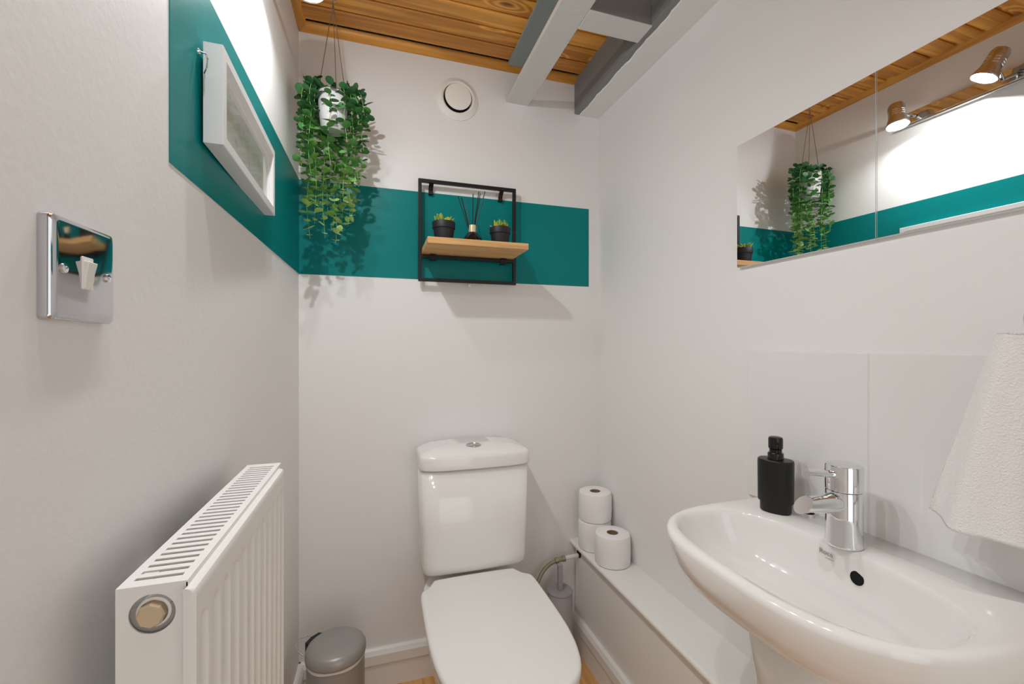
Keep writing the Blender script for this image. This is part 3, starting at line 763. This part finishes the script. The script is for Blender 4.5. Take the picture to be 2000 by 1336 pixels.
# (dx, dy, tip height above pot base in picture px rows)  -> trailing stems
S = 641.0
def tipz(py): return (674 - py) / S - .648
vines = []
spec = [(-.088, -.005, 262), (-.084, .03, 300), (-.084, -.03, 335), (-.078, .0, 345), (-.070, -.02, 470), (-.064, .04, 405), (-.060, -.045, 350), (-.050, -.02, 440), (-.046, .05, 400),
        (-.026, .055, 420), (-.030, .02, 462), (-.010, .06, 440), (-.004, -.052, 330), (.002, .050, 474), (.014, .058, 400), (.024, .055, 448),
        (.038, -.040, 385), (.046, .02, 440), (.054, -.03, 400), (.062, .02, 428), (.072, -.015, 362), (.084, .015, 350), (.088, -.02, 290), (.098, .01, 255)]
insts = []
for (dx, dy, tp) in spec:
    zt2 = tipz(tp) + (dy * .18)
    a = math.atan2(dy, dx); rr_ = math.hypot(dx, dy)
    st = Vector((.030 * math.cos(a), .030 * math.sin(a), .098))
    topz = .125 + rg.uniform(-.008, .022)
    if dy < -.05 and abs(dx) < .02: topz = .118
    p1 = Vector((rr_ * .55 * math.cos(a), rr_ * .55 * math.sin(a), topz + .03)); p2 = Vector((dx * 1.02, dy * 1.02, topz)); 
    m0 = Vector((dx, dy, .065))
    path = bez(st, p1, p2, m0, 8)
    zz = .065
    ph1, ph2 = rg.uniform(0, 6), rg.uniform(0, 6); am = rg.uniform(.003, .007)
    while zz > zt2:
        zz -= .02
        path.append(Vector((dx * (1 - .10 * (.065 - zz) / .45) + am * math.sin(zz * 24 + ph1), dy + am * math.sin(zz * 19 + ph2), max(zz, zt2))))
    for p in path:                      # keep clear of the pot wall
        if p.z < .112 and p.z > -.01:
            r0 = math.hypot(p.x, p.y)
            if r0 < .047 and p is not path[0]: p.x *= .047 / max(r0, .01); p.y *= .047 / max(r0, .01)
    bm = bmesh.new(); tube(bm, path, [.0009 * (1 - .4 * i / len(path)) for i in range(len(path))], 5)
    vine = obj('stem', bm, M['stem'], t, smooth=True)
    # arc length stations
    acc = 0; nxt = .010; rot = rg.uniform(0, PI); tot = sum((b_ - a_).length for a_, b_ in zip(path, path[1:]))
    for a_, b_ in zip(path, path[1:]):
        L2 = (b_ - a_).length
        while acc + L2 > nxt:
            f = (nxt - acc) / L2; p = a_.lerp(b_, f); frac = nxt / tot
            d = (b_ - a_).normalized()
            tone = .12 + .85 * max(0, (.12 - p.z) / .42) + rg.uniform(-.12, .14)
            size = (.0132 if p.z > .0 else .0118) * rg.uniform(.72, 1.12) * (.55 if tot - nxt < .02 else 1)
            for s_ in (0, PI):
                if rg.random() < .08: continue
                az = rot + s_ + rg.uniform(-.25, .25)
                out = Vector((math.cos(az), math.sin(az), 0)); out = (out - d * out.dot(d) * .8 + Vector((0, 0, rg.uniform(-.45, .55)))).normalized()
                up = (-d + Vector((rg.uniform(-.3, .3), rg.uniform(-.3, .3), rg.uniform(-.1, .3)))); up = (up - out * up.dot(out))
                up.normalize() if up.length > .05 else None
                if up.length < .05: up = out.orthogonal().normalized()
                side = up.cross(out).normalized(); up = out.cross(side)
                if rg.random() < .35:       # some leaves turn their face outwards
                    q_ = Matrix.Rotation(rg.uniform(-1.2, 1.2), 3, out); side = q_ @ side; up = q_ @ up
                m4 = Matrix((out, side, up)).transposed().to_4x4() * size; m4[3][3] = 1; m4.translation = p
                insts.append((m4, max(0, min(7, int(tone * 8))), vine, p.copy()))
            rot += PI / 2 + rg.uniform(-.2, .2)
            nxt += .0200 * (.75 + .45 * rg.random()) * (1 if p.z > -.05 else 1.15)
        acc += L2
# the 300 leaves nearest the viewer are single objects, the others are joined
def keep(i): 
    p = insts[i][3]; return p.y + .3 * abs(p.x) * -1
# no leaf may cross the walls
insts = [i for i in insts if i[3].x + px_ > -.226 and i[3].y + py_ < 1.585]
order = sorted(range(len(insts)), key=keep); near = set(order[:300])
bmv, bmf, tones = [], [], []
for i, (m4, tn, vine, p) in enumerate(insts):
    if i in near:
        o = bpy.data.objects.new('leaf', leafmeshes[tn]); C.objects.link(o); o.parent = vine; o.matrix_local = m4
    else:
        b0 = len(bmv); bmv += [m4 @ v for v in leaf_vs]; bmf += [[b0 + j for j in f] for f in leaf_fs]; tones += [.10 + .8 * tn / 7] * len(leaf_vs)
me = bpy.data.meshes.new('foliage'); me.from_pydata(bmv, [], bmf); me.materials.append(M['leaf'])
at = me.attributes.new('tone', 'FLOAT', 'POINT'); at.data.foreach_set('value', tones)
for p in me.polygons: p.use_smooth = True
o = bpy.data.objects.new('foliage', me); C.objects.link(o); o.parent = t; o['kind'] = 'stuff'

# ------------------------------------------------------------------ spotlight bar on the left wall
t = thing('spotlight_bar', 'chrome ceiling-height spotlight bar with adjustable spot heads on the left wall', 'light fitting', (XL(.8), .8, H + .876), 0)
t.rotation_euler.z = AL
LY1 = 1.145 - .8
bm = bmesh.new(); n_ = 10
box(bm, .0, .020, -.52, LY1, -.024, .024)
obj('bar', bm, M['chrome'], t, bevel=.004)
bm = bmesh.new(); box(bm, .0150, .0265, -.52, LY1 - .004, -.031, -.0245); obj('bar_lip', bm, M['satin'], t, bevel=.0008)
heads = [(1.110, Vector((.12, -.14, -1)), .112, None, 170, 0, .45), (.868, Vector((.32, .42, -1)), .112, None, 180, 0, 1.4),
         (.60, Vector((.40, .10, -1)), .112, None, 115, 0, .5), (.36, Vector((.40, -.1, -1)), .112, None, 115, 0, .5)]
lights = []
for yv, ax, off, beam, cone, blend, power in heads:
    ax = ax.normalized(); lens = Vector((off, yv - .8, -.052))
    if yv == .868: lens.z = -.014
    arm0 = Vector((.0225, yv - .8 - .004, .0)); back = lens - ax * .09
    bm = bmesh.new(); tube(bm, [arm0, (arm0 + (lens - ax * .05)) / 2, lens - ax * .055], .0065, 12)
    obj('arm', bm, M['chrome'], t, smooth=True)
    mt = align(lens, -ax)          # +Z towards the back of the head
    bm = bmesh.new(); lathe(bm, [(.0325, .002), (.0345, .0), (.0352, .002), (.0345, .008), (.0290, .026), (.0265, .036), (.0262, .078), (.0220, .088), (.0, .0915)], n=36, mtx=mt, cap1=False)
    hd = obj('spot_head', bm, M['satin'], t, smooth=True)
    # vent slots cut as thin dark bars
    for k in range(6):
        a0 = k * PI / 3
        for zz_ in (.042, .050, .058):
            bm = bmesh.new(); nn = 5; secs = []
            for i in range(nn):
                a = a0 - .28 + .56 * i / (nn - 1)
                secs.append([mt @ Vector((R_ * math.cos(a), R_ * math.sin(a), zz_ + dz_)) for R_, dz_ in ((.0261, -.0013), (.0272, -.0013), (.0272, .0013), (.0261, .0013))])
            loft(bm, secs); o = obj('vent_slot', bm, M['chrome']); o.parent = hd
    bm = bmesh.new(); lathe(bm, [(.0, .0015), (.0320, .0015), (.0325, .004), (.0, .004)], n=32, mtx=mt, cap0=False, cap1=False)
    obj('lamp_lens', bm, M['lens'], t, smooth=True, label='lit white lamp lens')
    ld = bpy.data.lights.new('lamp', 'AREA'); ld.shape = 'DISK'; ld.size = .024; ld.energy = LAMP_W * power; ld.spread = math.radians(cone); ld.color = (.965, .985, 1.0)
    lo_ = bpy.data.objects.new('lamp_beam', ld); C.objects.link(lo_); lo_.parent = t
    lo_.matrix_local = align(lens + ax * .0015, -ax)

# ------------------------------------------------------------------ mirror cabinet doors
mz0, mz1 = H + .1945, H + .5005
t = thing('mirror_cabinet', 'wide two-door mirror on the right wall above the basin', 'mirror', (XR(.56), .56, mz0))
t.rotation_euler.z = -AR * -1 * 1
t.rotation_euler.z = math.atan(KR)
m0, m1, m2 = .8825 - .56, .5640 - .56, .2455 - .56
for a, b_ in ((m1 + .001, m0), (m2, m1 - .001)):
    dr = obj('mirror_door', boxbm(-.0100, -.0005, a, b_, 0, mz1 - mz0), M['mirror_edge'], t)
    o = obj('mirror_glass', boxbm(-.0112, -.0101, a + .0007, b_ - .0007, .0007, mz1 - mz0 - .0007), M['mirror']); o.parent = dr
bm = boxbm(-.0108, -.0002, m1 - .0009, m1 + .0009, 0, mz1 - mz0); obj('divider_strip', bm, M['chrome'], t)

# ------------------------------------------------------------------ splashback tiles
t = thing('tiled_splashback', 'two glossy white splashback tiles above the basin', 'tiles', (XR(.56), .56, H - .365))
t.rotation_euler.z = math.atan(KR)
for a, b_ in ((.5815 - .56, .853 - .56), (.309 - .56, .5785 - .56), (.0365 - .56, .306 - .56)):
    obj('tile', boxbm(-.007, -.0002, a, b_, 0, .350), M['tile'], t, bevel=.0012)
bm = bmesh.new(); box(bm, -.0060, -.0001, .0365 - .56, .8525 - .56, .0005, .3495); obj('grout', bm, M['grout'], t)

# ------------------------------------------------------------------ basin
SY = .557; SZ = H - .352
SXW = XR(.557) - .0002
t = thing('pedestal_basin', 'white ceramic pedestal basin with overflow hole on the right wall', 'basin', (SXW - .18, SY, 0))
def outer_r(a, hw=.249, dc=.12, df=.250, e=3.0):
    # radius from centre (d=.19) of the plan outline, d measured out from the wall
    c, s = math.cos(a), math.sin(a)
    lo, hi = 0, .6
    for _ in range(40):
        m_ = (lo + hi) / 2; d = .19 + m_ * c; y_ = m_ * s
        if d > dc: v = (abs(y_) / hw) ** e + ((d - dc) / df) ** e
        else: v = max((abs(y_) / (hw - .0 * (dc - d))) ** e, 1.0 if d < 0 else (abs(y_) / hw) ** e)
        if d < 0: v = 2
        if v < 1: lo = m_
        else: hi = m_
    return lo
def inner_r(a):
    c, s = math.cos(a), math.sin(a); lo, hi = 0, .6
    for _ in range(40):
        m_ = (lo + hi) / 2; d = .19 + m_ * c - .222; y_ = m_ * s
        bx_ = .120 if d > 0 else .116
        v = (abs(y_) / .216) ** 2.7 + (abs(d) / bx_) ** 2.7
        if v < 1: lo = m_
        else: hi = m_
    return lo
NB = 120; ANG = [2 * PI * i / NB for i in range(NB)]
# extra resolution at the square back corners
ca = math.atan2(.249, -.19); ANG = sorted(ANG + [ca, -ca % (2 * PI), ca - .01, (-ca + .01) % (2 * PI), ca + .01, (-ca - .01) % (2 * PI)])
def pt(d, y_, z_): return (SXW - d, SY + y_, z_)
def osec(z_, inset=0., s=1.0, drop=0):
    out = []
    for a in ANG:
        r_ = outer_r(a); d = .19 + r_ * math.cos(a); y_ = r_ * math.sin(a)
        k_ = 1 - inset / max(r_, .01)
        d2 = .19 + r_ * k_ * math.cos(a); y2 = r_ * k_ * math.sin(a)
        if d < .002: d2 = 0.0; y2 = y_ * (1 - inset / .249)
        out.append(pt(d2 * s, y2 * s, z_))
    return out
def isec(z_, s, cshift=0, grow=0):
    out = []
    for a in ANG:
        r_ = inner_r(a); d = .19 + r_ * math.cos(a); y_ = r_ * math.sin(a)
        cd = .222 + cshift
        out.append(pt(cd + (d - .222) * s + grow * math.cos(a), y_ * s + grow * math.sin(a), z_))
    return out
bm = bmesh.new()
secs = [osec(SZ - .155, s=.46), osec(SZ - .140, s=.56), osec(SZ - .122, s=.72), osec(SZ - .105, s=.85), osec(SZ - .085, s=.925), osec(SZ - .055, s=.970), osec(SZ - .030, s=.988), osec(SZ - .014, s=.998), osec(SZ - .006, inset=.001), osec(SZ - .002, inset=.005), osec(SZ, inset=.011),
        isec(SZ - .001, 1.0, grow=.006), isec(SZ - .0045, 1.0, grow=.001), isec(SZ - .012, .985, -.001), isec(SZ - .03, .955, -.004), isec(SZ - .06, .89, -.010), isec(SZ - .085, .79, -.014), isec(SZ - .102, .62, -.010), isec(SZ - .110, .42), isec(SZ - .114, .2), isec(SZ - .116, .09)]
loft(bm, secs)
W(obj('basin_bowl', bm, M['ceramic'], smooth='all'), t)
# overflow
dov = .222 - .007 - .116 * .932
op = pt(dov, -.026, SZ - .042); nd = Vector((-1, 0, .10)).normalized()
bm = bmesh.new(); lathe(bm, [(.0135, -.004), (.0135, .0010), (.0115, .0018), (.0112, .0006)], n=28, mtx=align(op, nd), cap1=True)
ov = W(obj('overflow_ring', bm, M['ceramic'], smooth=True), t)
bm = bmesh.new(); lathe(bm, [(.0113, .0), (.0113, .0016)], n=24, mtx=align(op, nd)); o = obj('overflow_hole', bm, M['void']); o.parent = ov
# waste
bm = bmesh.new(); dr = pt(.222, 0, SZ - .1155); lathe(bm, [(.031, 0), (.031, .002), (.027, .0035), (.024, .001), (.022, .001), (.021, .006), (.0, .0075)], dr[0], dr[1], dr[2], n=36, cap1=False)
W(obj('waste_plug', bm, M['chrome'], smooth=True), t)
# pedestal
def psec(z_, hw, df, e=3.0, n=40):
    out = []
    for i in range(n):
        a = 2 * PI * i / n; c, s = math.cos(a), math.sin(a)
        out.append(pt(.135 + (df - .135) * math.copysign(abs(c) ** (2 / e), c) if c > 0 else .135 + .125 * math.copysign(abs(c) ** (2 / e), c), hw * math.copysign(abs(s) ** (2 / e), s), z_))
    return out
bm = bmesh.new(); loft(bm, [psec(.0, .105, .265), psec(.03, .100, .258), psec(.15, .088, .235), psec(.45, .086, .232), psec(.60, .094, .245), psec(SZ - .118, .105, .262)])
W(obj('pedestal', bm, M['ceramic'], smooth='all'), t)
# printed mark under the tap
cu = bpy.data.curves.new('mark', 'FONT'); cu.body = 'Roca'; cu.size = .0125; cu.extrude = .0001; cu.align_x = 'CENTER'
ct = bpy.data.objects.new('mark_tmp', cu); C.objects.link(ct)
dg = bpy.context.evaluated_depsgraph_get(); me = bpy.data.meshes.new_from_object(ct.evaluated_get(dg)); bpy.data.objects.remove(ct)
me.materials.clear(); me.materials.append(M['mark'])
for p in me.polygons: p.material_index = 0
mp_ = Vector(pt(.1092, .027, SZ - .026))
o = obj('printed_mark', me, None, None)
o.parent = t; o.location = mp_ - t.location; o.rotation_euler = (PI / 2, 0, -PI / 2)
bm = boxbm(-.001, .014, -.0055, -.0047, 0, .0002); o2 = obj('printed_underline', bm, M['mark'], t); o2.location = o.location; o2.rotation_euler = o.rotation_euler

# ------------------------------------------------------------------ basin mixer tap
TX, TY = .793, .5640
t = thing('mixer_tap', 'chrome single-lever mixer tap on the back of the basin', 'tap', (TX, TY, SZ))
bm = bmesh.new(); loft(bm, [ring(0, 0, z_, r_, r_, 48) for z_, r_ in ((0, .0280), (.002, .0286), (.006, .0280), (.040, .0274), (.094, .0274), (.0955, .0266))]); obj('body', bm, M['chrome'], t, smooth=True)
bm = bmesh.new(); loft(bm, [ring(0, 0, z_, r_, r_, 48) for z_, r_ in ((.0965, .0272), (.0975, .0280), (.138, .0284), (.1405, .0272), (.1415, .0245))]); cap = obj('cap', bm, M['chrome'], t, smooth=True)
bm = bmesh.new(); tube(bm, [(-.020, .0, .1245), (-.050, .001, .129), (-.086, .002, .1345)], [.0064, .0060, .0058], 14); o = obj('lever', bm, M['chrome'], smooth=True); o.parent = cap
# spout: flattened tube with slanted end
bm = bmesh.new(); secs = []
for d_, z_, wy, hz, sl in ((-.010, .076, .0170, .0190, 0), (-.028, .0755, .0165, .0175, 0), (-.060, .0770, .0155, .0150, 0), (-.085, .0785, .0150, .0140, 0), (-.096, .0795, .0150, .0135, .012)):
    s = []
    for i in range(28):
        a = 2 * PI * i / 28; y_ = wy * math.cos(a); zz = hz * math.sin(a)
        s.append((d_ + sl * zz / hz, y_, z_ + zz))
    secs.append(s)
loft(bm, secs); obj('spout', bm, M['chrome'], t, smooth=True)
bm = bmesh.new(); lathe(bm, [(.0095, 0), (.0095, .006)], -.084, 0, .0585, n=20); obj('aerator', bm, M['satin'], t, smooth=True)

# ------------------------------------------------------------------ soap dispenser
t = thing('soap_dispenser', 'matt black oval soap dispenser standing on the basin left of the tap', 'soap dispenser', (.812, .7195, SZ), math.radians(8))
def ov_(z_, k_=1.0): return ring(0, 0, z_, .0250 * k_, .0340 * k_, 44, 2.3, rot=math.radians(20))
bm = bmesh.new(); loft(bm, [ov_(0, .82), ov_(.002, .86), ov_(.020, .865), ov_(.0215, .87), ov_(.0218, .97), ov_(.024, .985), ov_(.105, 1.0), ov_(.1085, .985), ov_(.110, .95), ov_(.1105, .6)]); obj('bottle', bm, M['matblack'], t, smooth=True)
bm = bmesh.new(); lathe(bm, [(.0150, .110), (.0150, .1225), (.0140, .1240), (.0118, .1243), (.0118, .131), (.0, .131)], n=32, cap1=False); obj('pump_collar', bm, M['shiny_black'], t, smooth=True)
bm = bmesh.new(); lathe(bm, [(.0108, .131), (.0135, .1335), (.0138, .136), (.0138, .153), (.0128, .1565), (.009, .158), (.0, .1583)], n=32, cap1=False); hd = obj('pump_head', bm, M['shiny_black'], t, smooth=True)
bm = bmesh.new(); lathe(bm, [(.0042, -.004), (.0044, .0015), (.003, .0018), (.0028, -.001)], n=16, mtx=align((-.0105, -.0092, .147), (-.78, -.62, .0))); o = obj('nozzle', bm, M['shiny_black'], smooth=True); o.parent = hd

# ------------------------------------------------------------------ towel
t = thing('hand_towel', 'white terry hand towel hanging over the basin at the right edge', 'towel', (XR(.3), .33, H + .03))
bm = bmesh.new(); nu, nv = 90, 60
TYc, TXc = .322, .825
def tw(u, v, side):
    # u across -1..1, v 0 top..1 bottom ; gathered at the top and flaring below
    half = .050 + .084 * v
    y_ = TYc + half * u * 1.0
    z_ = H + .026 - .290 * v + .030 * (1 - abs(u)) * (-(v)) * .35
    z_ -= .012 * v * (1 - u) * .5 * -1
    fold = .015 * math.sin(u * 6.5 + .9) * (.35 + .65 * v) + .006 * math.sin(u * 13 + 2) * v
    thick = .012 + .010 * (1 - v)
    edge = math.sqrt(max(0, 1 - abs(u) ** 6)); z_ += .012 * v ** 3 * abs(u) ** 6; y_ -= .004 * u * v ** 8
    x_ = TXc - .010 + fold * edge + (-thick if side else thick) * edge
    if v < .10: x_ += 0
    return (x_, y_, z_ + (.012 * math.sqrt(max(0, 1 - ((.1 - v) / .1) ** 2)) - .012 if v < .1 else 0))
secs = []
for j in range(nv + 1):
    v = j / nv
    s = [tw(-1 + 2 * i / nu, v, True) for i in range(nu + 1)] + [tw(1 - 2 * i / nu, v, False) for i in range(1, nu)]
    secs.append(s)
loft(bm, secs)
W(obj('towel_cloth', bm, M['towel'], smooth='all'), t)
t2 = thing('towel_ring', 'chrome towel ring on the right wall holding the hand towel', 'towel ring', (XR(.29), .30, H + .08))
bm = bmesh.new(); R_ = .058
tube(bm, [(-.045, R_ * math.sin(a), -.030 - R_ * .0 + R_ * .72 * math.cos(a) - .015) for a in [2 * PI * i / 40 for i in range(41)]], .0035, 10)
obj('ring', bm, M['chrome'], t2, smooth=True)
bm = bmesh.new(); tube(bm, [(0, 0, 0), (-.048, 0, 0)], .008, 16); lathe(bm, [(.022, 0), (.022, .006), (.018, .009)], n=28, mtx=align((0, 0, 0), (-1, 0, 0)))
obj('wall_mount', bm, M['chrome'], t2, smooth=True)
